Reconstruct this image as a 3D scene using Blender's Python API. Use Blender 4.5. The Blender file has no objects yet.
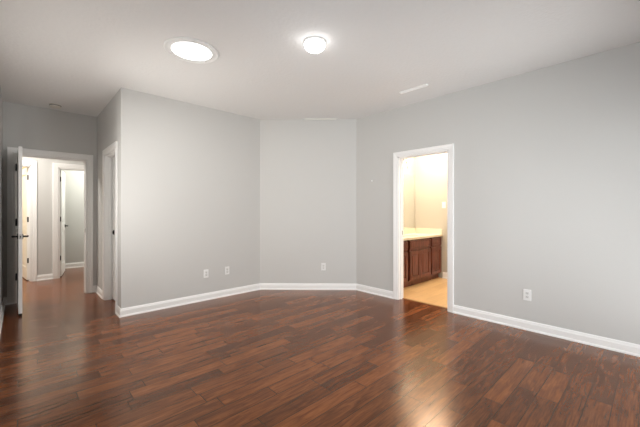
import bpy, bmesh, math, random
from mathutils import Vector, Matrix

# ---------------------------------------------------------------- camera, world, lights, exposure
SC = bpy.context.scene
COL = SC.collection
YAW = math.radians(46.6)            # view direction, measured from +X towards +Y
CAM_H = 1.265
CH = 2.74                           # ceiling height

cam_d = bpy.data.cameras.new('camera')
cam = bpy.data.objects.new('camera', cam_d)
COL.objects.link(cam)
cam_d.sensor_width = 36.0
cam_d.lens = 36.0 * 317.0 / 640.0
cam_d.shift_y = -2.5 / 640.0
cam_d.clip_start = 0.02
cam.location = (0, 0, CAM_H)
cam.rotation_euler = (math.pi / 2, 0, YAW - math.pi / 2)
SC.camera = cam

SC.view_settings.view_transform = 'Standard'
SC.view_settings.look = 'None'
SC.view_settings.exposure = 0.0
SC.view_settings.gamma = 1.0
SC.view_settings.use_curve_mapping = False

w = bpy.data.worlds.new('world')
SC.world = w
w.use_nodes = True
bg = w.node_tree.nodes['Background']
sky = w.node_tree.nodes.new('ShaderNodeTexSky')
sky.sky_type = 'HOSEK_WILKIE'
sky.sun_direction = (0.3, 0.5, 0.8)
w.node_tree.links.new(sky.outputs[0], bg.inputs[0])
bg.inputs[1].default_value = 0.5


def area(name, loc, direction, sx, sy, power, col, shape='RECTANGLE', spread=None):
    l = bpy.data.lights.new(name, 'AREA')
    l.shape = shape
    l.size = sx
    l.size_y = sy
    l.energy = power
    l.color = col
    if spread is not None:
        l.spread = spread
    o = bpy.data.objects.new(name, l)
    COL.objects.link(o)
    o.location = loc
    o.rotation_euler = Vector(direction).to_track_quat('-Z', 'Y').to_euler()
    return o


def point(name, loc, power, col, r=0.05):
    l = bpy.data.lights.new(name, 'POINT')
    l.energy = power
    l.color = col
    l.shadow_soft_size = r
    o = bpy.data.objects.new(name, l)
    COL.objects.link(o)
    o.location = loc
    return o


DAY = (0.97, 0.98, 1.0)
SKYLIT = (0.78, 0.90, 1.0)
WARM = (1.0, 0.80, 0.52)
# daylight through the two windows of the wall beside the camera and the one behind it
area('daylight_side_near', (-0.36, 1.15, 1.45), (1, 0, 0.45), 1.0, 1.45, 27, SKYLIT)
area('daylight_side_far', (-0.36, 3.55, 1.45), (1, 0, 0.45), 1.0, 1.45, 52, (1.0, 0.97, 0.92))
area('daylight_rear', (2.95, -0.80, 1.12), (0, 1, 0.16), 1.5, 2.0, 82, (0.95, 0.98, 1.0))
# unseen ceiling lights beyond the doorways: hallway and warm room lamps, plus added fills
area('hallway_lamp', (-0.3, 6.80, 2.70), (0, 0, -1), 0.7, 0.7, 46, (1.0, 0.96, 0.89), 'DISK')
area('far_room_fill', (1.5, 8.4, 2.70), (0, 0, -1), 0.5, 0.3, 38, (0.98, 1.0, 0.92))  # added light standing in for that room's greenish daylight
area('warm_room_lamp', (-0.4, 8.6, 2.70), (0, 0, -1), 0.4, 0.4, 58, WARM)
area('bathroom_glow_fill', (5.35, 2.75, 2.70), (0, 0, -1), 0.6, 0.6, 31, (1.0, 0.86, 0.70), 'DISK')  # no known fixture: added so its reflection brightens the wood floor
area('bathroom_even_fill', (4.6, 1.5, 2.70), (0, 0, -1), 0.4, 0.4, 24, (1.0, 0.88, 0.74), 'DISK')  # second added fill, evens out the bathroom walls


# ---------------------------------------------------------------- materials
def new_mat(name):
    m = bpy.data.materials.new(name)
    m.use_nodes = True
    nt = m.node_tree
    return m, nt, nt.nodes['Principled BSDF']


def srgb(r, g, b):
    f = lambda v: (v / 255 / 12.92) if v <= 10 else ((v / 255 + 0.055) / 1.055) ** 2.4
    return (f(r), f(g), f(b), 1.0)


def simple(name, col, rough=0.5, metal=0.0, bump=0.0, scale=200.0, mottle=0.04, spec=0.5):
    m, nt, b = new_mat(name)
    N, L = nt.nodes, nt.links
    tc = N.new('ShaderNodeTexCoord')
    nz = N.new('ShaderNodeTexNoise')
    nz.inputs['Scale'].default_value = scale
    nz.inputs['Detail'].default_value = 3
    L.new(tc.outputs['Object'], nz.inputs['Vector'])
    mx = N.new('ShaderNodeMix')
    mx.data_type = 'RGBA'
    mx.inputs[6].default_value = tuple(c * (1 - mottle) for c in col[:3]) + (1,)
    mx.inputs[7].default_value = tuple(min(1, c * (1 + mottle)) for c in col[:3]) + (1,)
    L.new(nz.outputs['Fac'], mx.inputs[0])
    L.new(mx.outputs[2], b.inputs['Base Color'])
    b.inputs['Roughness'].default_value = rough
    b.inputs['Metallic'].default_value = metal
    b.inputs['Specular IOR Level'].default_value = spec
    if bump:
        bp = N.new('ShaderNodeBump')
        bp.inputs['Strength'].default_value = bump
        bp.inputs['Distance'].default_value = 0.004
        L.new(nz.outputs['Fac'], bp.inputs['Height'])
        L.new(bp.outputs[0], b.inputs['Normal'])
    return m


def emissive(name, col, strength):
    m, nt, b = new_mat(name)
    b.inputs['Base Color'].default_value = (0.9, 0.9, 0.9, 1)
    b.inputs['Emission Color'].default_value = col
    b.inputs['Emission Strength'].default_value = strength
    b.inputs['Roughness'].default_value = 0.3
    return m


def glass_mat(name, tint=(1, 1, 1, 1)):
    m, nt, b = new_mat(name)
    N, L = nt.nodes, nt.links
    tr = N.new('ShaderNodeBsdfTransparent')
    tr.inputs[0].default_value = tint
    gl = N.new('ShaderNodeBsdfGlossy')
    gl.inputs['Roughness'].default_value = 0.05
    fr = N.new('ShaderNodeFresnel')
    fr.inputs[0].default_value = 1.45
    mx = N.new('ShaderNodeMixShader')
    L.new(fr.outputs[0], mx.inputs[0])
    L.new(tr.outputs[0], mx.inputs[1])
    L.new(gl.outputs[0], mx.inputs[2])
    L.new(mx.outputs[0], N['Material Output'].inputs[0])
    return m


def plank_floor(name):
    m, nt, b = new_mat(name)
    N, L = nt.nodes, nt.links
    W, PH = 0.1232, 0.0684

    def mth(op, a, bb=None, c=None):
        n = N.new('ShaderNodeMath')
        n.operation = op
        for i, v in enumerate((a, bb, c)):
            if v is None:
                continue
            if isinstance(v, (int, float)):
                n.inputs[i].default_value = v
            else:
                L.new(v, n.inputs[i])
        return n.outputs[0]

    tc = N.new('ShaderNodeTexCoord')
    sp = N.new('ShaderNodeSeparateXYZ')
    L.new(tc.outputs['Object'], sp.inputs[0])
    X, Y = sp.outputs[0], sp.outputs[1]
    v = mth('DIVIDE', mth('SUBTRACT', Y, PH), W)
    row = mth('FLOOR', v)
    fv = mth('FRACT', v)
    wr = N.new('ShaderNodeTexWhiteNoise')
    wr.noise_dimensions = '1D'
    L.new(row, wr.inputs['W'])
    wr2 = N.new('ShaderNodeTexWhiteNoise')
    wr2.noise_dimensions = '1D'
    L.new(mth('ADD', row, 37.3), wr2.inputs['W'])
    plen = mth('MULTIPLY_ADD', wr2.outputs[0], 0.45, 0.5)
    u = mth('DIVIDE', mth('MULTIPLY_ADD', wr.outputs[0], 5.0, X), plen)
    colm = mth('FLOOR', u)
    fu = mth('FRACT', u)
    cv = N.new('ShaderNodeCombineXYZ')
    L.new(row, cv.inputs[0])
    L.new(colm, cv.inputs[1])
    wid = N.new('ShaderNodeTexWhiteNoise')
    wid.noise_dimensions = '2D'
    L.new(cv.outputs[0], wid.inputs['Vector'])
    pid = wid.outputs[0]
    # distance to the plank's edges
    dv = mth('MULTIPLY', mth('MINIMUM', fv, mth('SUBTRACT', 1.0, fv)), W)
    du = mth('MULTIPLY', mth('MINIMUM', fu, mth('SUBTRACT', 1.0, fu)), plen)
    dd = mth('MINIMUM', dv, du)
    mr = N.new('ShaderNodeMapRange')
    mr.inputs[1].default_value = 0.0006
    mr.inputs[2].default_value = 0.0035
    L.new(dd, mr.inputs[0])
    seam = mr.outputs[0]
    # wood figure: long streaks, different on every plank
    gv = N.new('ShaderNodeCombineXYZ')
    L.new(mth('MULTIPLY_ADD', pid, 61.0, mth('MULTIPLY', X, 2.8)), gv.inputs[0])
    L.new(mth('MULTIPLY', Y, 17.0), gv.inputs[1])
    L.new(mth('MULTIPLY', pid, 23.0), gv.inputs[2])
    g1 = N.new('ShaderNodeTexNoise')
    g1.inputs['Scale'].default_value = 1.3
    g1.inputs['Detail'].default_value = 7
    g1.inputs['Roughness'].default_value = 0.62
    g1.inputs['Distortion'].default_value = 0.9
    L.new(gv.outputs[0], g1.inputs['Vector'])
    gv2 = N.new('ShaderNodeCombineXYZ')
    L.new(mth('MULTIPLY_ADD', pid, 17.0, mth('MULTIPLY', X, 6.0)), gv2.inputs[0])
    L.new(mth('MULTIPLY', Y, 120.0), gv2.inputs[1])
    L.new(mth('MULTIPLY', pid, 11.0), gv2.inputs[2])
    g2 = N.new('ShaderNodeTexNoise')
    g2.inputs['Scale'].default_value = 1.0
    g2.inputs['Detail'].default_value = 4
    L.new(gv2.outputs[0], g2.inputs['Vector'])
    t = mth('ADD', mth('MULTIPLY_ADD', pid, 0.23, 0.12), mth('MULTIPLY', g1.outputs[0], 0.68))
    t = mth('ADD', t, mth('MULTIPLY', g2.outputs[0], 0.36))
    rp = N.new('ShaderNodeValToRGB')
    e = rp.color_ramp.elements
    e[0].position = 0.36
    e[0].color = srgb(44, 21, 13)
    e[1].position = 1.1
    e[1].color = srgb(140, 84, 54)
    for p, c in ((0.60, (76, 37, 20)), (0.76, (104, 57, 30)), (0.92, (134, 77, 41))):
        k = e.new(p)
        k.color = srgb(*c)
    L.new(t, rp.inputs[0])
    mx = N.new('ShaderNodeMix')
    mx.data_type = 'RGBA'
    mx.inputs[6].default_value = srgb(22, 11, 8)
    L.new(seam, mx.inputs[0])
    L.new(rp.outputs[0], mx.inputs[7])
    L.new(mx.outputs[2], b.inputs['Base Color'])
    rg = mth('MULTIPLY_ADD', g2.outputs[0], 0.08, 0.17)
    L.new(rg, b.inputs['Roughness'])
    b.inputs['IOR'].default_value = 1.62
    b.inputs['Specular Tint'].default_value = (1.0, 0.60, 0.30, 1)
    # scraped surface and slightly eased plank edges
    hz = N.new('ShaderNodeTexNoise')
    hz.inputs['Scale'].default_value = 1.0
    hz.inputs['Detail'].default_value = 2
    hv = N.new('ShaderNodeCombineXYZ')
    L.new(mth('MULTIPLY_ADD', pid, 31.0, mth('MULTIPLY', X, 5.0)), hv.inputs[0])
    L.new(mth('MULTIPLY', Y, 34.0), hv.inputs[1])
    L.new(hv.outputs[0], hz.inputs['Vector'])
    hh = mth('ADD', mth('MULTIPLY', hz.outputs[0], 0.35), mth('MULTIPLY', seam, 0.12))
    bp = N.new('ShaderNodeBump')
    bp.inputs['Strength'].default_value = 0.4
    bp.inputs['Distance'].default_value = 0.002
    L.new(hh, bp.inputs['Height'])
    L.new(bp.outputs[0], b.inputs['Normal'])
    return m


def tile_floor(name):
    m, nt, b = new_mat(name)
    N, L = nt.nodes, nt.links
    tc = N.new('ShaderNodeTexCoord')
    br = N.new('ShaderNodeTexBrick')
    br.offset = 0.5
    br.inputs['Color1'].default_value = srgb(236, 196, 142)
    br.inputs['Color2'].default_value = srgb(224, 182, 128)
    br.inputs['Mortar'].default_value = srgb(214, 172, 124)
    br.inputs['Scale'].default_value = 1.0
    br.inputs['Mortar Size'].default_value = 0.003
    br.inputs['Brick Width'].default_value = 0.9
    br.inputs['Row Height'].default_value = 0.15
    L.new(tc.outputs['Object'], br.inputs['Vector'])
    mp = N.new('ShaderNodeMapping')
    mp.inputs['Scale'].default_value = (2.0, 16.0, 1.0)
    L.new(tc.outputs['Object'], mp.inputs[0])
    nz = N.new('ShaderNodeTexNoise')
    nz.inputs['Scale'].default_value = 2.0
    nz.inputs['Detail'].default_value = 5
    L.new(mp.outputs[0], nz.inputs['Vector'])
    hs = N.new('ShaderNodeHueSaturation')
    L.new(br.outputs[0], hs.inputs['Color'])
    mr = N.new('ShaderNodeMapRange')
    mr.inputs[3].default_value = 0.85
    mr.inputs[4].default_value = 1.12
    L.new(nz.outputs[0], mr.inputs[0])
    L.new(mr.outputs[0], hs.inputs['Value'])
    L.new(hs.outputs[0], b.inputs['Base Color'])
    b.inputs['Roughness'].default_value = 0.35
    return m


def cabinet_wood(name):
    m, nt, b = new_mat(name)
    N, L = nt.nodes, nt.links
    tc = N.new('ShaderNodeTexCoord')
    mp = N.new('ShaderNodeMapping')
    mp.inputs['Scale'].default_value = (14.0, 14.0, 1.6)
    L.new(tc.outputs['Object'], mp.inputs[0])
    nz = N.new('ShaderNodeTexNoise')
    nz.inputs['Scale'].default_value = 2.0
    nz.inputs['Detail'].default_value = 5
    nz.inputs['Distortion'].default_value = 0.8
    L.new(mp.outputs[0], nz.inputs['Vector'])
    rp = N.new('ShaderNodeValToRGB')
    rp.color_ramp.elements[0].position = 0.3
    rp.color_ramp.elements[0].color = srgb(92, 52, 44)
    rp.color_ramp.elements[1].position = 0.75
    rp.color_ramp.elements[1].color = srgb(146, 88, 74)
    L.new(nz.outputs[0], rp.inputs[0])
    L.new(rp.outputs[0], b.inputs['Base Color'])
    b.inputs['Roughness'].default_value = 0.35
    return m


M_WALL = simple('greige_wall_paint', srgb(204, 203, 200), 0.75, bump=0.12, scale=90, mottle=0.01, spec=0.25)
M_BATHWALL = simple('cream_wall_paint', srgb(196, 190, 177), 0.75, bump=0.1, scale=90, mottle=0.01, spec=0.25)
M_CEIL = simple('textured_ceiling_paint', srgb(228, 227, 225), 0.9, bump=0.85, scale=34, mottle=0.015, spec=0.1)
M_TRIM = simple('white_trim_enamel', srgb(246, 245, 243), 0.35, mottle=0.01, scale=30)
M_DOOR = simple('white_door_enamel', srgb(244, 243, 240), 0.4, mottle=0.01, scale=30)
M_BLACK = simple('matte_black_metal', srgb(24, 22, 22), 0.4, metal=0.6)
M_STEEL = simple('satin_nickel', srgb(170, 168, 164), 0.3, metal=1.0)
M_CHROME = simple('chrome', srgb(215, 215, 215), 0.08, metal=1.0, mottle=0.0)
M_PLATE = simple('white_plastic', srgb(238, 238, 236), 0.35, mottle=0.01)
M_GREYPLASTIC = simple('pale_plastic', srgb(222, 221, 218), 0.4, mottle=0.01)
M_SLOT = simple('dark_slot', srgb(112, 110, 106), 0.6)
M_NEARBLACK = simple('near_black', srgb(22, 20, 20), 0.7)
M_VENT = simple('vent_enamel', srgb(250, 250, 248), 0.5, mottle=0.01)
M_CREAM = simple('cream_vent_enamel', srgb(232, 231, 224), 0.5, mottle=0.01)
M_DETECT = simple('detector_plastic', srgb(220, 214, 204), 0.5, mottle=0.01)
M_WOOD = cabinet_wood('cherry_cabinet_wood')
M_COUNTER = simple('cream_cultured_marble', srgb(240, 228, 205), 0.25, mottle=0.05, scale=8)
M_MIRROR = simple('mirror_silver', (0.92, 0.93, 0.92, 1), 0.02, metal=1.0, mottle=0.0)
M_FLOOR = plank_floor('dark_walnut_planks')
M_TILE = tile_floor('light_tan_plank_tile')
M_STRIP = simple('tan_threshold', srgb(176, 128, 80), 0.35, mottle=0.05, scale=20)
M_GLASS = glass_mat('clear_glass')
M_SHADE = glass_mat('lamp_glass', (1.0, 0.98, 0.94, 1))
M_TUBE = emissive('skylight_glow', (0.96, 0.99, 1.0, 1), 3.0)
M_DOME = emissive('dome_glow', (1.0, 0.995, 0.985, 1), 10.0)
M_BULB = emissive('bulb_glow', (1.0, 0.86, 0.62, 1), 14.0)


# ---------------------------------------------------------------- mesh helpers
class MB:
    def __init__(s):
        s.bm = bmesh.new()

    def quadbox(s, pts):
        v = [s.bm.verts.new(p) for p in pts]
        for f in ((0, 3, 2, 1), (4, 5, 6, 7), (0, 1, 5, 4), (1, 2, 6, 5), (2, 3, 7, 6), (3, 0, 4, 7)):
            s.bm.faces.new([v[i] for i in f])

    def box(s, x0, x1, y0, y1, z0, z1, bev=0.0):
        x0, x1 = sorted((x0, x1)); y0, y1 = sorted((y0, y1)); z0, z1 = sorted((z0, z1))
        n0 = set(s.bm.edges)
        s.quadbox([(x0, y0, z0), (x1, y0, z0), (x1, y1, z0), (x0, y1, z0),
                   (x0, y0, z1), (x1, y0, z1), (x1, y1, z1), (x0, y1, z1)])
        if bev:
            ed = [e for e in s.bm.edges if e not in n0]
            bmesh.ops.bevel(s.bm, geom=ed, offset=bev, segments=2, affect='EDGES', profile=0.5)
        return s

    def lathe(s, prof, org=(0, 0, 0), axis=(0, 0, 1), seg=32, closed=False):
        """prof: (radius, height) pairs along the axis."""
        q = Vector((0, 0, 1)).rotation_difference(Vector(axis))
        org = Vector(org)
        rings = []
        for r, h in prof:
            if r < 1e-6:
                rings.append([s.bm.verts.new(org + q @ Vector((0, 0, h)))])
            else:
                rings.append([s.bm.verts.new(org + q @ Vector((r * math.cos(2 * math.pi * i / seg),
                             r * math.sin(2 * math.pi * i / seg), h))) for i in range(seg)])
        pairs = list(zip(rings, rings[1:])) + ([(rings[-1], rings[0])] if closed else [])
        for a, b in pairs:
            for i in range(seg):
                j = (i + 1) % seg
                if len(a) == 1 and len(b) == 1:
                    continue
                if len(a) == 1:
                    f = s.bm.faces.new((a[0], b[j], b[i]))
                elif len(b) == 1:
                    f = s.bm.faces.new((a[i], a[j], b[0]))
                else:
                    f = s.bm.faces.new((a[i], a[j], b[j], b[i]))
                f.smooth = True
        return s

    def tube(s, pts, r, seg=12):
        pts = [Vector(p) for p in pts]
        rings = []
        for i, p in enumerate(pts):
            d = (pts[min(i + 1, len(pts) - 1)] - pts[max(i - 1, 0)]).normalized()
            q = Vector((0, 0, 1)).rotation_difference(d)
            rr = r[i] if isinstance(r, (list, tuple)) else r
            rings.append([s.bm.verts.new(p + q @ Vector((rr * math.cos(2 * math.pi * k / seg),
                         rr * math.sin(2 * math.pi * k / seg), 0))) for k in range(seg)])
        for a, b in zip(rings, rings[1:]):
            for k in range(seg):
                f = s.bm.faces.new((a[k], a[(k + 1) % seg], b[(k + 1) % seg], b[k]))
                f.smooth = True
        s.bm.faces.new(rings[0][::-1])
        s.bm.faces.new(rings[-1])
        return s

    def loft(s, rings, caps=True):
        vs = [[s.bm.verts.new(p) for p in r] for r in rings]
        n = len(vs[0])
        for a, b in zip(vs, vs[1:]):
            for k in range(n):
                s.bm.faces.new((a[k], a[(k + 1) % n], b[(k + 1) % n], b[k]))
        if caps:
            s.bm.faces.new(vs[0][::-1])
            s.bm.faces.new(vs[-1])
        return s

    def xform(s, mat):
        bmesh.ops.transform(s.bm, matrix=mat, verts=s.bm.verts)
        return s

    def build(s, name, mat, parent=None):
        bmesh.ops.recalc_face_normals(s.bm, faces=s.bm.faces)
        me = bpy.data.meshes.new(name)
        s.bm.to_mesh(me)
        s.bm.free()
        me.materials.append(mat)
        o = bpy.data.objects.new(name, me)
        COL.objects.link(o)
        if parent:
            o.parent = parent
        return o


def tag(o, label, cat, group=None, kind=None):
    o['label'] = label
    o['category'] = cat
    if group:
        o['group'] = group
    if kind:
        o['kind'] = kind
    return o


def copy_tree(o, parent=None):
    c = o.copy()
    COL.objects.link(c)
    if parent:
        c.parent = parent
    for ch in list(o.children):
        copy_tree(ch, c)
    return c


def structure(o, label, cat):
    return tag(o, label, cat, kind='structure')


# ---------------------------------------------------------------- the shell
XR, YL, XB, YH, XS = 3.92, 4.38, 0.875, 6.02, -0.17     # right wall, left wall, closet corner, hall wall, side wall
YF, YBK = 7.70, -0.62                                   # far hallway wall, wall behind the camera
KX, KY, CX = 3.92, 3.295, 2.812                         # ends of the diagonal wall
T = 0.12


def wall_run(name, axis, a0, a1, n0, n1, mat, label, holes=(), z1=CH):
    """A wall slab along `axis` from a0 to a1, thickness n0..n1, with rectangular openings (b0, b1, z0, z1)."""
    mb = MB()

    def bx(p, q, z0, zt):
        if q - p < 1e-4 or zt - z0 < 1e-4:
            return
        if axis == 'x':
            mb.box(p, q, n0, n1, z0, zt)
        else:
            mb.box(n0, n1, p, q, z0, zt)
    cur = a0
    for b0, b1, h0, h1 in sorted(holes):
        bx(cur, b0, 0, z1)
        bx(b0, b1, 0, h0)
        bx(b0, b1, h1, z1)
        cur = b1
    bx(cur, a1, 0, z1)
    return structure(mb.build(name, mat), label, 'wall')


BD = (1.790, 2.524, 0.0, 2.035)          # bathroom doorway in the right wall
CD = (4.655, 5.365, 0.0, 2.05)           # closet doorway
HD = (-0.047, 0.742, 0.0, 2.05)          # hall doorway
FA = (-0.62, 0.135, 0.0, 2.075)          # far doorways
FB = (0.525, 1.285, 0.0, 2.075)
W1 = (0.65, 1.65, 0.72, 2.18)            # windows in the side wall beside the camera
W2 = (3.05, 4.05, 0.72, 2.18)
W3 = (2.2, 3.7, 0.02, 2.12)              # tall glazed door in the rear wall

structure(MB().box(-1.9, 4.035, -0.9, 10.2, -0.1, 0.0).build('floor', M_FLOOR),
          'dark brown hand scraped wood plank floor with glossy finish', 'floor')
structure(MB().box(4.035, 6.0, 0.3, 3.5, -0.1, 0.0).build('floor_bathroom', M_TILE),
          'light tan floor inside the bathroom doorway', 'floor')
structure(MB().box(-1.9, 6.0, -0.9, 10.2, CH, CH + 0.1).build('ceiling', M_CEIL),
          'pale textured ceiling over the whole room', 'ceiling')

wall_run('wall_left', 'x', XB + T, CX + 0.05, YL, YL + T, M_WALL, 'pale grey wall with two outlets left of the diagonal wall')
# the closet wall ends in the outside corner, so it carries the corner itself
wall_run('wall_closet', 'y', YL, YH, XB, XB + T, M_WALL, 'grey shaded wall with a white closet doorway', (CD,))
wall_run('wall_hall', 'x', -1.72, 2.7, YH, YH + T, M_WALL, 'shaded grey wall over the open hallway doorway', (HD,))
wall_run('wall_side', 'y', YBK - T, YH, XS - T, XS, M_WALL, 'grey wall at the edge beside the open white door', (W1, W2))
wall_run('wall_rear', 'x', XS, XR, YBK - T, YBK, M_WALL, 'grey wall behind the camera with a tall glazed door', (W3,))
wall_run('wall_right', 'y', YBK - T, KY + 0.05, XR, XR + T, M_WALL, 'long pale grey wall with the bathroom doorway', (BD,))
mb = MB()
dv = Vector((KX - CX, KY - YL, 0)).normalized()
nv = Vector((-dv.y, dv.x, 0))
if nv.y < 0:
    nv = -nv
c0, c1 = Vector((CX, YL, 0)), Vector((KX, KY, 0))
q = [c0, c1, c1 + nv * T, c0 + nv * T]
mb.quadbox([tuple(p) for p in q] + [(p.x, p.y, CH) for p in q])
structure(mb.build('wall_middle', M_WALL), 'narrow diagonal grey wall facing the camera with one outlet', 'wall')

wall_run('wall_hallway_far', 'x', -1.72, 2.7, YF, YF + T, M_WALL, 'white hallway wall between the two far doorways', (FA, FB))
wall_run('wall_hallway_west', 'y', YH + T, YF, -1.72, -1.6, M_WALL, 'end wall of the hallway hidden behind the open door')
wall_run('wall_hallway_east', 'y', YH + T, YF, 2.58, 2.7, M_WALL, 'end wall of the hallway beyond the closet')
wall_run('wall_far_room', 'x', 0.42, 2.7, 8.92, 9.04, M_WALL, 'greenish grey wall seen through the far right doorway')
wall_run('wall_far_room_east', 'y', YF + T, 8.92, 2.58, 2.7, M_WALL, 'side wall of the room beyond the far right doorway')
wall_run('wall_far_partition', 'y', YF + T, 9.75, 0.30, 0.42, M_BATHWALL, 'partition wall between the two rooms beyond the hallway')
wall_run('wall_warm_room', 'x', -1.72, 0.30, 9.63, 9.75, M_BATHWALL, 'warm yellow lit wall beyond the far left doorway')
wall_run('wall_warm_room_west', 'y', YF + T, 9.63, -1.72, -1.6, M_BATHWALL, 'side wall of the warm lit room beyond the hallway')
wall_run('wall_closet_back', 'y', YL + T, YH, 2.0, 2.1, M_WALL, 'back wall of the closet behind its closed door')

XV, YV, YM = 5.80, 2.775, 3.33
wall_run('wall_bathroom_far', 'y', 0.4, YM + T, XV, XV + T, M_BATHWALL, 'bright cream bathroom wall with a light switch')
wall_run('wall_bathroom_mirror', 'x', XR + T, XV, YM, YM + T, M_BATHWALL, 'cream bathroom wall behind the vanity mirror')
wall_run('wall_bathroom_rear', 'x', XR + T, XV, 0.4, 0.52, M_BATHWALL, 'cream bathroom wall hidden from the bedroom')


# ---------------------------------------------------------------- trim
def sweep_base(names, path, side, h=0.10, labels=None):
    """Baseboard with shoe along a floor path, one object per wall, mitred at the corners. side = +1: room on the left."""
    prof = [(0, 0), (0.024, 0), (0.024, 0.010), (0.020, 0.017), (0.0145, 0.020), (0.0145, h - 0.028), (0.011, h - 0.018), (0.009, h - 0.006), (0.005, h), (0, h)]
    P = [Vector((x, y)) for x, y in path]
    dirs = [(b - a).normalized() for a, b in zip(P, P[1:])]
    nor = [Vector((-d.y, d.x)) * side for d in dirs]

    def offs(i):
        if i == 0:
            return nor[0]
        if i == len(P) - 1:
            return nor[-1]
        m = (nor[i - 1] + nor[i]).normalized()
        return m / m.dot(nor[i])
    for i, nm in enumerate(names):
        rings = [[(P[k].x + offs(k).x * n, P[k].y + offs(k).y * n, z) for n, z in prof] for k in (i, i + 1)]
        o = MB().loft(rings).build(nm, M_TRIM)
        structure(o, labels[i], 'baseboard')


sweep_base(['baseboard_right_far', 'baseboard_middle', 'baseboard_left', 'baseboard_corner'],
           [(XR, BD[1] + 0.069), (KX, KY), (CX, YL), (XB, YL), (XB, CD[0] - 0.08)], 1,
           labels=['white baseboard between the bathroom doorway and the diagonal wall', 'white baseboard along the diagonal wall',
                   'white baseboard under the two outlets on the left wall', 'white baseboard returning round the outside corner to the closet doorway'])
sweep_base(['baseboard_right'], [(XR, YBK), (XR, BD[0] - 0.069)], 1,
           labels=['long white baseboard under the outlet on the right wall'])
sweep_base(['baseboard_closet', 'baseboard_hall'], [(XB, CD[1] + 0.08), (XB, YH), (HD[1] + 0.082, YH)], 1,
           labels=['short white baseboard between the closet doorway and the hallway wall', 'tiny white baseboard right of the hallway doorway'])
sweep_base(['baseboard_alcove', 'baseboard_side'], [(HD[0] - 0.08, YH), (XS, YH), (XS, YBK)], 1,
           labels=['short shaded baseboard behind the open white door', 'white baseboard of the wall beside the open white door'])
sweep_base(['baseboard_hallway'], [(FB[0] - 0.085, YF), (FA[1] + 0.085, YF)], 1, h=0.10,
           labels=['white baseboard between the two far hallway doorways'])
sweep_base(['baseboard_far_room'], [(2.58, 8.92), (0.42, 8.92)], 1, h=0.11,
           labels=['white baseboard of the room beyond the far right doorway'])
sweep_base(['baseboard_warm_room'], [(0.30, 9.63), (-1.6, 9.63)], 1, h=0.10,
           labels=['baseboard of the warm lit room beyond the far left doorway'])
sweep_base(['baseboard_bathroom'], [(XV, 0.52), (XV, YV - 0.02)], 1, h=0.115,
           labels=['white baseboard beside the end of the bathroom vanity'])

CAS = [(0.006, 0), (0.006, 0.010), (0.012, 0.013), (0.030, 0.012), (0.036, 0.016), (0.060, 0.018), (0.072, 0.020), (0.080, 0.017), (0.080, 0)]


def doorway(name, axis, hole, n0, n1, label, stop=0.5, scale=1.0, strike=None):
    """Casing on both faces of the wall, jamb lining with a stop, for an opening in a wall whose faces are at n0 < n1."""
    a0, a1, _, h = hole

    def P(a, n, z):
        return (a, n, z) if axis == 'x' else (n, a, z)
    mb = MB()
    for face, sg in ((n0, -1), (n1, 1)):
        rings = []
        for st in range(4):
            ring = []
            for wv, t in CAS:
                wv *= scale
                a = a0 - wv if st < 2 else a1 + wv
                z = 0 if st in (0, 3) else h + wv
                ring.append(P(a, face + sg * t, z))
            rings.append(ring)
        mb.loft(rings)
    root = mb.build(name, M_TRIM)
    structure(root, label, 'door casing')
    j = MB()

    def B(p, q, m0, m1, z0, zt):
        if axis == 'x':
            j.box(p, q, m0, m1, z0, zt)
        else:
            j.box(m0, m1, p, q, z0, zt)
    e = 0.004
    B(a0 - e, a0 + 0.012, n0 - e, n1 + e, 0, h)
    B(a1 - 0.012, a1 + e, n0 - e, n1 + e, 0, h)
    B(a0 - e, a1 + e, n0 - e, n1 + e, h - 0.012, h + e)
    if stop is not None:
        s0 = n0 + (n1 - n0) * stop - 0.017
        B(a0 + 0.012, a0 + 0.023, s0, s0 + 0.034, 0, h - 0.012)
        B(a1 - 0.023, a1 - 0.012, s0, s0 + 0.034, 0, h - 0.012)
        B(a0 + 0.012, a1 - 0.012, s0, s0 + 0.034, h - 0.023, h - 0.012)
    j.build('jamb', M_TRIM, root)
    if strike:
        end, n, z, mat = strike
        s = MB()
        a = a0 + 0.012 if end == 0 else a1 - 0.012
        d = 0.0025 if end == 0 else -0.0025
        lo, hi = sorted((a, a + d))
        if axis == 'x':
            s.box(lo, hi, n - 0.016, n + 0.016, z - 0.03, z + 0.03)
        else:
            s.box(n - 0.016, n + 0.016, lo, hi, z - 0.03, z + 0.03)
        o = s.build('strike_plate', mat, root)
    return root


doorway('trim_1', 'y', BD, XR, XR + T, 'white casing around the bright bathroom doorway', 0.5, scale=0.86, strike=(1, XR + 0.085, 0.95, M_BLACK))
doorway('trim_2', 'y', CD, XB, XB + T, 'white casing around the closet doorway by the outside corner', 0.45)
doorway('trim_3', 'x', HD, YH, YH + T, 'white casing around the open hallway doorway', 0.55, scale=1.03, strike=(1, YH + 0.03, 0.965, M_STEEL))
doorway('trim_4', 'x', FA, YF, YF + T, 'white casing around the warm lit far left doorway', 0.45, scale=1.1)
doorway('trim_5', 'x', FB, YF, YF + T, 'white casing around the far right hallway doorway', 0.45, scale=1.1)
o = MB().box(4.018, 4.05, BD[0] + 0.012, BD[1] - 0.012, -0.002, 0.006, 0.002).build('trim_6', M_STRIP)
structure(o, 'thin tan threshold strip in the bathroom doorway', 'threshold')


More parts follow.
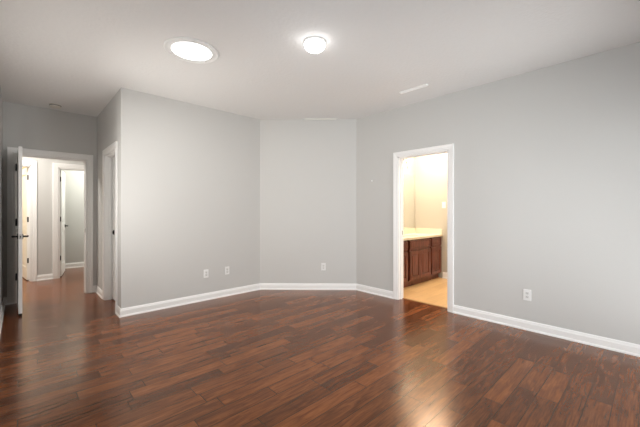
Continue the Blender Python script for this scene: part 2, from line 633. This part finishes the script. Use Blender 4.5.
# ---------------------------------------------------------------- doors
def lever(mb, x, z, face, sgn, dirx):
    """Lever handle on a door face at y=face pointing out along sgn*y, its bar running along dirx*x."""
    mb.lathe([(0, 0), (0.032, 0), (0.032, 0.006), (0.026, 0.010), (0, 0.010)], (x, face, z), (0, sgn, 0), 24)
    mb.tube([(x, face + sgn * 0.006, z), (x, face + sgn * 0.048, z)], 0.0105)
    mb.tube([(x, face + sgn * 0.046, z), (x + dirx * 0.03, face + sgn * 0.050, z), (x + dirx * 0.07, face + sgn * 0.048, z - 0.002),
             (x + dirx * 0.10, face + sgn * 0.045, z - 0.003)], [0.012, 0.011, 0.009, 0.007])


def make_door(name, width, height, loc, rot, label, gap=0.01, flip=False, handle_mat=M_BLACK, low_block=False, plate=False):
    """Two panel slab in local coords: hinge edge at x=0, free edge at x=width, thickness y -0.035..0, knuckles on the y=0 face."""
    th, st = 0.035, 0.11
    F = Matrix.Scale(-1, 4, (0, 1, 0)) if flip else Matrix.Identity(4)
    mb = MB()
    z0, z1 = gap, height
    mb.box(0, st, -th, 0, z0, z1, 0.0015)
    mb.box(width - st, width, -th, 0, z0, z1, 0.0015)
    for a, b in ((z0, z0 + 0.22), (z0 + 0.86, z0 + 1.0), (z1 - 0.12, z1)):
        mb.box(st, width - st, -th, 0, a, b)
    for a, b in ((z0 + 0.22, z0 + 0.86), (z0 + 1.0, z1 - 0.12)):
        mb.box(st, width - st, -th + 0.009, -0.009, a, b)
        for y0, y1 in ((-th + 0.003, -th + 0.010), (-0.010, -0.003)):
            mb.box(st + 0.05, width - st - 0.05, y0, y1, a + 0.05, b - 0.05, 0.004)
    root = mb.xform(F).build(name, M_DOOR)
    structure(root, label, 'door')
    root.location = loc
    root.rotation_euler = (0, 0, rot)
    xh = width - (0.125 if plate else 0.065)
    zh = 0.965 if plate else 0.955
    for face, sg in ((0.0, 1), (-th, -1)):
        hb = MB()
        if plate:
            hb.box(xh - 0.028, xh + 0.028, face, face + sg * 0.006, zh - 0.032, zh + 0.032, 0.002)
            hb.box(xh - 0.016, xh + 0.016, face + sg * 0.006, face + sg * 0.016, zh - 0.020, zh + 0.020, 0.004)
        else:
            lever(hb, xh, zh, face, sg, -1)
        hb.xform(F).build('door_pull' if plate else 'lever_handle', handle_mat, root)
    MB().box(width - 0.001, width + 0.0015, -th / 2 - 0.0125, -th / 2 + 0.0125, zh - 0.029, zh + 0.029).xform(F).build('latch_plate', M_STEEL, root)
    lb = MB()
    lb.box(width, width + 0.010, -th / 2 - 0.006, -th / 2 + 0.006, zh - 0.008, zh + 0.008, 0.002)
    lb.xform(F).build('latch_bolt', M_BLACK, root)
    for zc in (0.365, 1.11, height - 0.18):
        k = MB()
        k.tube([(-0.004, 0.006, zc - 0.045), (-0.004, 0.006, zc + 0.045)], 0.0085, 12)
        k.tube([(-0.004, 0.006, zc - 0.051), (-0.004, 0.006, zc + 0.051)], 0.005, 10)
        k.box(-0.0035, -0.0005, -0.030, 0.006, zc - 0.045, zc + 0.045)
        k.box(-0.026, -0.004, 0.0012, 0.0032, zc - 0.045, zc + 0.045)
        k.xform(F).build('hinge', M_BLACK, root)
    if low_block:
        MB().box(width - 0.034, width - 0.004, -th + 0.003, -0.003, 0.001, gap + 0.012, 0.002).xform(F).build('dark_block', M_NEARBLACK, root)  # plain dark block under the free end of the slab
    return root


# door into the hallway, swung open towards the camera
make_door('door_1', 0.755, 2.042, (HD[0] + 0.014, YH - 0.022, 0), -math.radians(90 - 1.3), 'open white door seen edge on with black lever handles',
          gap=0.030, flip=True, low_block=True)
# closet door, closed: hinge at the near end, face set back in the jamb
d = make_door('door_2', CD[1] - CD[0] - 0.028, 2.034, (XB + 0.117, CD[0] + 0.014, 0), math.radians(90), 'closed white closet door near the outside corner', gap=0.018, flip=True, plate=True)
# far doorways: both doors swung into the rooms beyond
dA = make_door('door_3', 0.70, 2.055, (FA[1] - 0.014, YF + T + 0.005, 0), math.radians(90 + 7), 'open door lit warm yellow in the far left doorway', gap=0.015, flip=True)
dB = make_door('door_4', 0.73, 2.055, (FB[0] + 0.014, YF + T + 0.005, 0), math.radians(90 - 9), 'open white door in the far right doorway', gap=0.015)


# ---------------------------------------------------------------- windows beside and behind the camera
def make_window(name, axis, hole, n0, n1, label):
    a0, a1, z0, z1 = hole
    mb = MB()
    nm = (n0 + n1) / 2

    def B(m, p, q, u0, u1, s, t):
        if axis == 'x':
            m.box(p, q, u0, u1, s, t)
        else:
            m.box(u0, u1, p, q, s, t)
    f = 0.05
    B(mb, a0, a0 + f, nm - 0.03, nm + 0.03, z0, z1)
    B(mb, a1 - f, a1, nm - 0.03, nm + 0.03, z0, z1)
    B(mb, a0 + f, a1 - f, nm - 0.03, nm + 0.03, z0, z0 + f)
    B(mb, a0 + f, a1 - f, nm - 0.03, nm + 0.03, z1 - f, z1)
    B(mb, a0 + f, a1 - f, nm - 0.02, nm + 0.02, (z0 + z1) / 2 - 0.02, (z0 + z1) / 2 + 0.02)
    root = mb.build(name, M_TRIM)
    structure(root, label, 'window')
    for s, t in ((z0 + f, (z0 + z1) / 2 - 0.02), ((z0 + z1) / 2 + 0.02, z1 - f)):
        g = MB()
        B(g, a0 + f, a1 - f, nm - 0.003, nm + 0.003, s, t)
        g.build('pane', M_GLASS, root)
    return root


make_window('window_1', 'y', W1, XS - T, XS, 'white framed window in the side wall nearest the camera')
make_window('window_2', 'y', W2, XS - T, XS, 'white framed window in the side wall nearer the open door')
make_window('window_3', 'x', W3, YBK - T, YBK, 'tall white framed glazed door behind the camera')

# ---------------------------------------------------------------- ceiling fittings
def ring_lathe(prof, z=0, seg=48):
    return MB().lathe(prof, (0, 0, z), (0, 0, 1), seg, closed=True)


# tubular skylight: flange, inner ring, glowing diffuser, two small clips
sk = ring_lathe([(0.176, 0.0), (0.238, 0.0), (0.238, -0.008), (0.233, -0.013), (0.226, -0.0135), (0.220, -0.008), (0.200, -0.007), (0.186, -0.012), (0.180, -0.014), (0.176, -0.010)]).build('round_skylight', M_PLATE)
tag(sk, 'round tubular skylight with white ring glowing in the ceiling', 'skylight')
sk.location = (1.148, 2.928, CH)
sk.scale = (0.985, 0.985, 1.0)
MB().lathe([(0.174, -0.002), (0.174, -0.008), (0.162, -0.013), (0.12, -0.020), (0.06, -0.023), (0, -0.024)], seg=48).build('diffuser', M_TUBE, sk)
for an in (0.55, 2.3, 4.4):
    c = MB().box(-0.012, 0.012, -0.006, 0.006, -0.018, -0.009, 0.002)
    c.xform(Matrix.Rotation(an, 4, 'Z') @ Matrix.Translation((0.197, 0, 0)))
    c.build('clip', M_GREYPLASTIC, sk)
area('skylight_daylight', (1.147, 2.938, CH - 0.035), (0, 0, -1), 0.34, 0.34, 12, (1.0, 0.98, 0.95), 'DISK')

# small dome ceiling lamp
dl = MB().lathe([(0, 0), (0.092, 0), (0.094, -0.005), (0.094, -0.016), (0.090, -0.020), (0.0, -0.020)], seg=48).build('ceiling_lamp', M_TRIM)
tag(dl, 'small round dome lamp glowing white on the ceiling', 'ceiling light')
dl.location = (1.865, 2.040, CH)
MB().lathe([(0.089, -0.019), (0.091, -0.028), (0.086, -0.046), (0.073, -0.063), (0.050, -0.076), (0.026, -0.081), (0, -0.083)], seg=48).build('lamp_shade', M_DOME, dl)
area('dome_light', (1.865, 2.040, CH - 0.09), (0, 0, -1), 0.14, 0.16, 9, (1.0, 0.97, 0.92), 'DISK')

# ceiling registers
def register(name, length, width, label, mat):
    mb = MB()
    r = 0.018
    mb.box(-length / 2, length / 2, -width / 2, -width / 2 + r, -0.014, 0, 0.002)
    mb.box(-length / 2, length / 2, width / 2 - r, width / 2, -0.014, 0, 0.002)
    mb.box(-length / 2, -length / 2 + r, -width / 2 + r, width / 2 - r, -0.014, 0)
    mb.box(length / 2 - r, length / 2, -width / 2 + r, width / 2 - r, -0.014, 0)
    root = mb.build(name, mat)
    tag(root, label, 'vent')
    s = MB()
    n = max(2, int((width - 2 * r) / 0.012))
    for i in range(n):
        y = -width / 2 + r + (i + 0.5) * (width - 2 * r) / n
        s.quadbox([(-length / 2 + r, y - 0.004, -0.002), (length / 2 - r, y - 0.004, -0.002), (length / 2 - r, y - 0.003, -0.001), (-length / 2 + r, y - 0.003, -0.001),
                   (-length / 2 + r, y + 0.003, -0.011), (length / 2 - r, y + 0.003, -0.011), (length / 2 - r, y + 0.004, -0.010), (-length / 2 + r, y + 0.004, -0.010)])
    s.build('louvres', mat, root)
    return root


r1 = register('ceiling_vent', 0.36, 0.05, 'slim white vent in the ceiling near the bathroom doorway', M_VENT)
r1.location = (3.44, 2.0, CH)
r1.rotation_euler = (0, 0, math.radians(90))
r2 = register('ceiling_vent', 0.51, 0.04, 'thin pale vent strip at the top of the diagonal wall', M_CREAM)
mid = (c0 + c1) / 2
cdir = dv
ctr = Vector((3.51, 3.70, 0))
tpar = (ctr - c0).dot(dv)
base = c0 + dv * (tpar) - nv * 0.032
r2.location = (base.x, base.y, CH)
r2.rotation_euler = (0, 0, math.atan2(dv.y, dv.x))

# smoke detector over the hallway doorway
sd = MB().lathe([(0, 0), (0.066, 0), (0.067, -0.010), (0.058, -0.014), (0.058, -0.018), (0.064, -0.020), (0.062, -0.034), (0.050, -0.042), (0, -0.044)], seg=40).build('smoke_detector', M_DETECT)
tag(sd, 'round pale smoke detector on the shaded ceiling by the hallway doorway', 'smoke detector')
sd.location = (0.355, 5.72, CH)
ring_lathe([(0.060, -0.012), (0.0655, -0.012), (0.0655, -0.0195), (0.060, -0.0195)]).build('vent_ring', M_SLOT, sd)
MB().lathe([(0, -0.043), (0.008, -0.043), (0.007, -0.047), (0, -0.048)], (0.02, 0.01, 0), seg=16).build('test_button', M_GREYPLASTIC, sd)


# ---------------------------------------------------------------- outlets and switch (local: face looks along -y, plate centre at origin)
def outlet(loc, rot, label):
    root = MB().box(-0.036, 0.036, -0.006, 0, -0.059, 0.059, 0.0025).build('wall_outlet', M_PLATE)
    tag(root, label, 'outlet', 'duplex wall outlets')
    root.location = loc
    root.rotation_euler = (0, 0, rot)
    for s in (1, -1):
        zc = s * 0.0195
        f = MB().box(-0.017, 0.017, -0.0085, -0.005, zc - 0.0145, zc + 0.0145, 0.003).build('receptacle', M_GREYPLASTIC, root)
        sl = MB()
        sl.box(-0.0075, -0.0052, -0.0092, -0.008, zc - 0.003, zc + 0.007)
        sl.box(0.0052, 0.0075, -0.0092, -0.008, zc - 0.003, zc + 0.006)
        sl.box(-0.0028, 0.0028, -0.0092, -0.008, zc - 0.011, zc - 0.006)
        sl.build('slots', M_SLOT, f)
    MB().lathe([(0, 0), (0.0035, 0), (0.003, 0.0012), (0, 0.0015)], (0, -0.006, 0), (0, -1, 0), 12).build('screw', M_STEEL, root)
    return root


op = outlet((1.915, YL, 0.377), 0, 'white outlet low on left wall, the one closer to the outside corner')
others = [((2.237, YL, 0.380), 0, 'white outlet low on left wall, the one closer to the diagonal wall'),
          ((c0 + dv * 1.022).to_tuple()[:2] + (0.370,), math.atan2(dv.y, dv.x), 'white outlet low on the narrow diagonal wall'),
          ((XR, 0.935, 0.372), math.radians(-90), 'white outlet low on the long wall with the bathroom doorway')]
for l, r, lab in others:
    c = copy_tree(op)
    c.location = l
    c.rotation_euler = (0, 0, r)
    c['label'] = lab

sw = MB().box(-0.036, 0.036, -0.006, 0, -0.059, 0.059, 0.0025).build('light_switch', M_PLATE)
tag(sw, 'white light switch plate on the cream bathroom wall', 'switch')
sw.location = (XV, 2.735, 1.378)
sw.rotation_euler = (0, 0, math.radians(-90))
MB().box(-0.0165, 0.0165, -0.010, -0.005, -0.033, 0.033, 0.003).build('rocker', M_PLATE, sw)

kn = MB().lathe([(0, 0), (0.014, 0), (0.014, 0.006), (0.009, 0.010), (0.006, 0.018), (0, 0.020)], (0, 0, 0), (-1, 0, 0), 20).build('wall_bumper', M_PLATE)
tag(kn, 'tiny white knob on the wall beside the bathroom doorway', 'wall knob')
kn.location = (XR, 2.985, 1.725)

# ---------------------------------------------------------------- bathroom vanity
FRONT = YV + 0.022                        # cabinet face behind the overlay doors
X0 = XR + T + 0.004
XE = XV - 0.004
cab = MB()
for a, b in ((X0, 4.61), (4.68, 5.36), (5.43, XE)):
    cab.box(a, b, FRONT, FRONT + 0.055, 0.095, 0.79)
cab.box(X0, XE, FRONT + 0.055, FRONT + 0.07, 0.095, 0.79)
for a, b in ((X0, X0 + 0.018), (XE - 0.018, XE), (4.62, 4.64), (5.385, 5.403)):
    cab.box(a, b, FRONT + 0.07, YM - 0.004, 0.095, 0.79)
cab.box(X0, XE, YM - 0.022, YM - 0.004, 0.095, 0.79)
cab.box(X0, XE, FRONT + 0.07, YM - 0.022, 0.095, 0.113)
van = cab.build('vanity_cabinet', M_WOOD)
tag(van, 'dark cherry wood vanity cabinet along the bathroom wall', 'cabinet')
MB().box(X0, XE, FRONT + 0.045, FRONT + 0.068, 0.0, 0.095).build('toe_kick', M_WOOD, van)


def raised(name, a, b, z0, z1, frame):
    mb = MB()
    mb.box(a, a + frame, YV, FRONT, z0, z1, 0.002)
    mb.box(b - frame, b, YV, FRONT, z0, z1, 0.002)
    mb.box(a + frame, b - frame, YV, FRONT, z0, z0 + frame)
    mb.box(a + frame, b - frame, YV, FRONT, z1 - frame, z1)
    mb.box(a + frame, b - frame, YV + 0.015, FRONT, z0 + frame, z1 - frame)
    g = frame * 0.4
    mb.box(a + frame + g, b - frame - g, YV + 0.003, YV + 0.0155, z0 + frame + g, z1 - frame - g, 0.004)
    return mb.build(name, M_WOOD, van)


raised('drawer', 4.09, 4.60, 0.625, 0.765, 0.022)
raised('door', 4.09, 4.60, 0.115, 0.595, 0.055)
raised('false_front', 4.675, 5.365, 0.625, 0.765, 0.022)
raised('door', 4.675, 5.017, 0.115, 0.595, 0.055)
raised('door', 5.023, 5.365, 0.115, 0.595, 0.055)
raised('drawer', 5.425, 5.785, 0.625, 0.765, 0.022)
raised('door', 5.425, 5.785, 0.115, 0.595, 0.055)

# countertop with an oval integral basin, backsplash and side splash
ct = MB()
bmv = ct.bm
x0, x1, y0, y1 = X0 - 0.002, XV - 0.002, YV - 0.022, YM - 0.002
bc = ((4.675 + 5.365) / 2, 3.03)
NSEG = 64
zt = 0.825
outer, rim, low, bot = [], [], [], []
for i in range(NSEG):
    a = 2 * math.pi * (i + 0.5) / NSEG
    ca, sa = math.cos(a), math.sin(a)
    tx = ((x1 if ca > 0 else x0) - bc[0]) / ca if abs(ca) > 1e-9 else 1e9
    ty = ((y1 if sa > 0 else y0) - bc[1]) / sa if abs(sa) > 1e-9 else 1e9
    t_ = min(tx, ty)
    outer.append((bc[0] + ca * t_, bc[1] + sa * t_, zt))
    rim.append((bc[0] + 0.23 * ca, bc[1] + 0.17 * sa, zt))
    low.append((bc[0] + 0.20 * ca, bc[1] + 0.145 * sa, zt - 0.07))
    bot.append((bc[0] + 0.10 * ca, bc[1] + 0.07 * sa, zt - 0.11))
# move the four nearest outline points onto the corners
for cx_, cy_ in ((x0, y0), (x1, y0), (x1, y1), (x0, y1)):
    k = min(range(NSEG), key=lambda i: (outer[i][0] - cx_) ** 2 + (outer[i][1] - cy_) ** 2)
    outer[k] = (cx_, cy_, zt)
skirt = [(x, y, zt - 0.035) for x, y, _ in outer]
rings = [[bmv.verts.new(p) for p in r] for r in (skirt, outer, rim, low, bot)]
for a, b in zip(rings, rings[1:]):
    for k in range(NSEG):
        bmv.faces.new((a[k], a[(k + 1) % NSEG], b[(k + 1) % NSEG], b[k]))
bmv.faces.new(rings[-1])
top = ct.build('countertop', M_COUNTER)
tag(top, 'cream countertop with oval basin on the dark vanity', 'countertop')
sp = MB()
sp.box(x0, x1, y1 - 0.02, y1, zt - 0.001, zt + 0.10, 0.003)
sp.box(x1 - 0.02, x1, y0 + 0.012, y1 - 0.02, zt - 0.001, zt + 0.10, 0.003)
sp.build('backsplash', M_COUNTER, top)

fc = MB()
fc.lathe([(0, 0), (0.026, 0), (0.026, 0.008), (0.018, 0.014), (0.015, 0.09), (0, 0.09)], (0, 0, 0))
fc.tube([(0, 0, 0.075), (0, -0.03, 0.11), (0, -0.07, 0.12), (0, -0.11, 0.105), (0, -0.118, 0.09)], 0.011)
f_ = fc.build('faucet', M_CHROME)
tag(f_, 'chrome basin faucet at the back of the cream countertop', 'faucet')
f_.location = (bc[0], 3.265, zt + 0.001)
for s in (-1, 1):
    h = MB()
    h.lathe([(0, 0), (0.022, 0), (0.022, 0.008), (0.013, 0.014), (0.012, 0.04), (0, 0.042)], (s * 0.10, 0, 0))
    h.tube([(s * 0.10, 0, 0.036), (s * 0.15, -0.01, 0.042)], 0.007)
    h.build('tap_handle', M_CHROME, f_)

mi = MB().box(4.10, 5.745, YM - 0.006, YM - 0.0005, zt + 0.105, 1.97, 0.001).build('wall_mirror', M_MIRROR)
tag(mi, 'large frameless mirror over the bathroom countertop', 'mirror')

# vanity light: bar with three glass shades, bulbs inside
vl = MB().box(-0.36, 0.36, -0.022, 0, -0.035, 0.035, 0.006).build('vanity_light', M_STEEL)
tag(vl, 'vanity light with glass shades and glowing bulbs above the mirror', 'wall light')
vl.location = (4.975, YM - 0.001, 2.25)
for k in (-1, 0, 1):
    x = k * 0.258
    a = MB().tube([(x, -0.02, 0), (x, -0.07, 0.012), (x, -0.095, -0.005), (x, -0.10, -0.03)], 0.008)
    a.lathe([(0, 0), (0.02, 0), (0.022, -0.03), (0.012, -0.04), (0, -0.04)], (x, -0.10, -0.02))
    a.build('arm', M_STEEL, vl)
    g = MB().lathe([(0.024, -0.050), (0.036, -0.075), (0.048, -0.13), (0.058, -0.185), (0.062, -0.20)], (x, -0.10, 0), seg=24)
    g.build('lamp_shade', M_SHADE, vl)
    b = MB().lathe([(0, -0.055), (0.013, -0.060), (0.015, -0.085), (0.027, -0.115), (0.032, -0.140), (0.026, -0.162), (0.012, -0.172), (0, -0.174)], (x, -0.10, 0), seg=20)
    b.build('bulb', M_BULB, vl)
    point('vanity_bulb', (4.975 + x, YM - 0.24, 2.06), 4.0, (1.0, 0.85, 0.66), 0.07)
